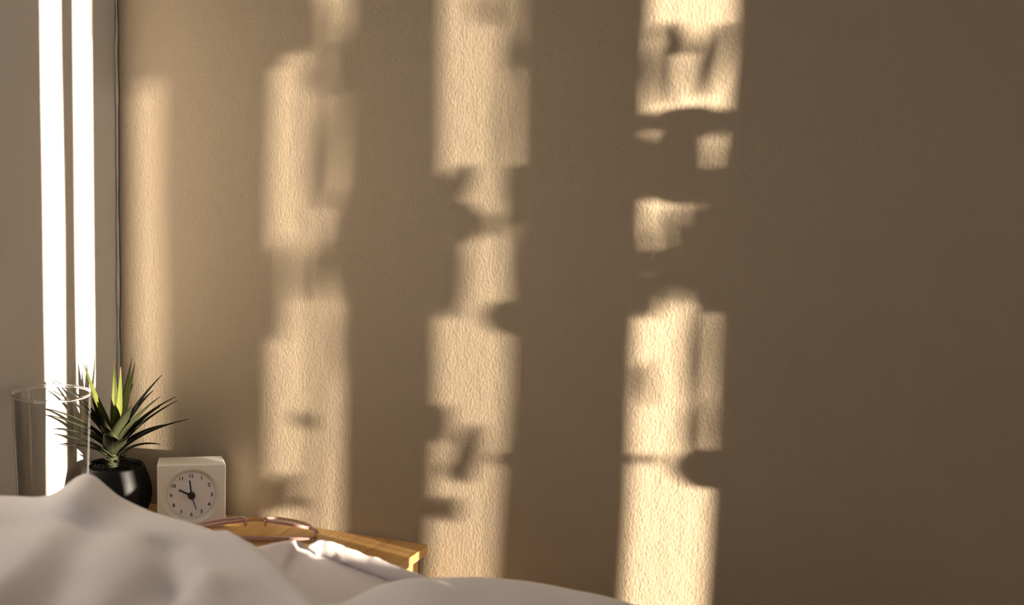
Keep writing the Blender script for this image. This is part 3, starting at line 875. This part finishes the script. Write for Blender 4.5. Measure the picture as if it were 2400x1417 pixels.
# outline of the duvet's far edge: it ends once it has dropped out of sight behind its crests
edge_x = [0.0, 0.15, 0.22, 0.26, 0.30, 0.36, 0.42, 0.47, 0.513, 0.547, 0.621, 0.70, 0.80, 0.90, 1.00, 1.5]
edge_y = [-0.300, -0.300, -0.286, -0.282, -0.280, -0.285, -0.278, -0.262, -0.236, -0.212, -0.178, -0.155, -0.19, -0.25, -0.33, -0.33]
ylim = np.interp(Q[:, 0], edge_x, edge_y)
keep = Q[:, 1] <= ylim
# leave room for the foot of the glass
vid = -np.ones(len(Q), int)
verts = []; faces = []
K2 = keep.reshape(nx, ny)
for i in range(nx):
    for j in range(ny):
        if K2[i, j]:
            vid[i * ny + j] = len(verts); verts.append((Q[i * ny + j, 0], Q[i * ny + j, 1], ZT + Zc[i * ny + j]))
for i in range(nx - 1):
    for j in range(ny - 1):
        q = [vid[i * ny + j], vid[(i + 1) * ny + j], vid[(i + 1) * ny + j + 1], vid[i * ny + j + 1]]
        if min(q) >= 0: faces.append(tuple(q))
duvet = mesh_obj('duvet', verts, faces, M['duvet'], None, True)
so = duvet.modifiers.new('thick', 'SOLIDIFY'); so.thickness = 0.006; so.offset = -1
tag(duvet, 'crumpled off-white duvet heaped in the foreground', 'duvet')

# folded sheet with a thick hem beside the nightstand
sheet = empty('bed_sheet', (0.44, -0.25, ZT))
tag(sheet, 'white cotton sheet with a sunlit rolled hem, between duvet and nightstand', 'sheet')
hem_line = [Vector(p) for p in [(0.373,-0.229,0.0600),(0.385,-0.223,0.0590),(0.411,-0.227,0.0560),(0.436,-0.231,0.0530),(0.470,-0.239,0.0490),(0.503,-0.243,0.0445),(0.530,-0.247,0.0410)]]
def hem_at(t):
    t *= len(hem_line) - 1
    i = min(int(t), len(hem_line) - 2)
    return hem_line[i].lerp(hem_line[i + 1], t - i)
O = Vector((0.44, -0.25, 0.0))
prof = []
for k in range(15):
    a_ = R(-75 + 330 * k / 14)
    prof.append((0.0062 * math.cos(a_), 0.0082 * math.sin(a_)))
verts = []; faces = []
NH = 60
for i in range(NH + 1):
    t = i / NH
    p = hem_at(t); 
    wob = 0.0013 * mnoise.noise(Vector((t * 9, 0.4, 0))) + 0.0006 * mnoise.noise(Vector((t * 34, 3.4, 0)))
    k = min(1.0, 0.25 + 6 * t)
    for (oy, oz) in prof:
        cr = 0.0009 * mnoise.noise(Vector((t * 16 + oy * 300, oz * 160, 7.0)))
        verts.append(p - O + Vector((0.10 * oy, oy * k + cr, (oz * k) * (1 + wob * 25) + cr * 0.6 + wob * 0.7)))
npf = len(prof)
for i in range(NH):
    for j in range(npf - 1):
        a = i * npf + j
        faces.append((a, a + 1, a + npf + 1, a + npf))
hem = mesh_obj('hem', verts, faces, M['sheet'], sheet, True)
hem.modifiers.new('thick', 'SOLIDIFY').thickness = 0.0015
# flat of the sheet, running from the hem back under the duvet
back_edge = [Vector(p) for p in [(0.303,-0.252,0.0520),(0.310,-0.253,0.0550),(0.325,-0.246,0.0580),(0.338,-0.236,0.0590),(0.355,-0.224,0.0590),(0.361,-0.215,0.0555)]]
row0 = []
for i in range(20):
    t = i / 20 * 5; k = min(int(t), 4); row0.append(back_edge[k].lerp(back_edge[k + 1], t - k))
for i in range(41):
    h_ = hem_at(i / 40); row0.append(h_ + Vector((0, 0.001, -0.0062)))
verts = []; faces = []
NV = 24
for i, p in enumerate(row0):
    for j in range(NV + 1):
        s = j / NV
        q = p + Vector((0.03 * s, -0.16 * s, -0.030 * s - 0.010 * s * s))
        q.z += 0.0022 * mnoise.noise(Vector((q.x * 22, q.y * 22, 2.2))) * min(1, 4 * s)
        q.z += 0.004 * math.exp(-((i - 16) / 5) ** 2) * max(0, 1 - s * 5) - 0.0
        verts.append(q - O)
for i in range(len(row0) - 1):
    for j in range(NV):
        a = i * (NV + 1) + j
        faces.append((a, a + 1, a + NV + 2, a + NV + 1))
fl = mesh_obj('sheet_panel', verts, faces, M['sheet'], sheet, True)
fl.modifiers.new('thick', 'SOLIDIFY').thickness = 0.0012

# mattress that carries the linen
bm = bmesh.new()
add_box(bm, 0.01, 1.36, -1.28, -0.36, 0.24, 0.44)
bmesh.ops.bevel(bm, geom=bm.edges[:], offset=0.04, segments=4, profile=0.5, affect='EDGES')
mt_ = bm_obj('mattress', bm, M['mattress'], None, True)
tag(mt_, 'white mattress under the duvet', 'mattress')
bed = empty('bed', (0.685, -0.82, 0.0))
tag(bed, 'low pine bed base under the mattress', 'bed')
box('side_rail', -0.675, 0.675, 0.43, 0.455, 0.12, 0.24, M['pine'], bed)
box('side_rail', -0.675, 0.675, -0.455, -0.43, 0.12, 0.24, M['pine'], bed)
box('platform', -0.675, 0.675, -0.43, 0.43, 0.22, 0.24, M['pine'], bed)
for sx in (-1, 1):
    for sy in (-1, 1):
        box('leg', sx * 0.63 - 0.03, sx * 0.63 + 0.03, sy * 0.40 - 0.025, sy * 0.40 + 0.025, 0.0, 0.22, M['pine'], bed)
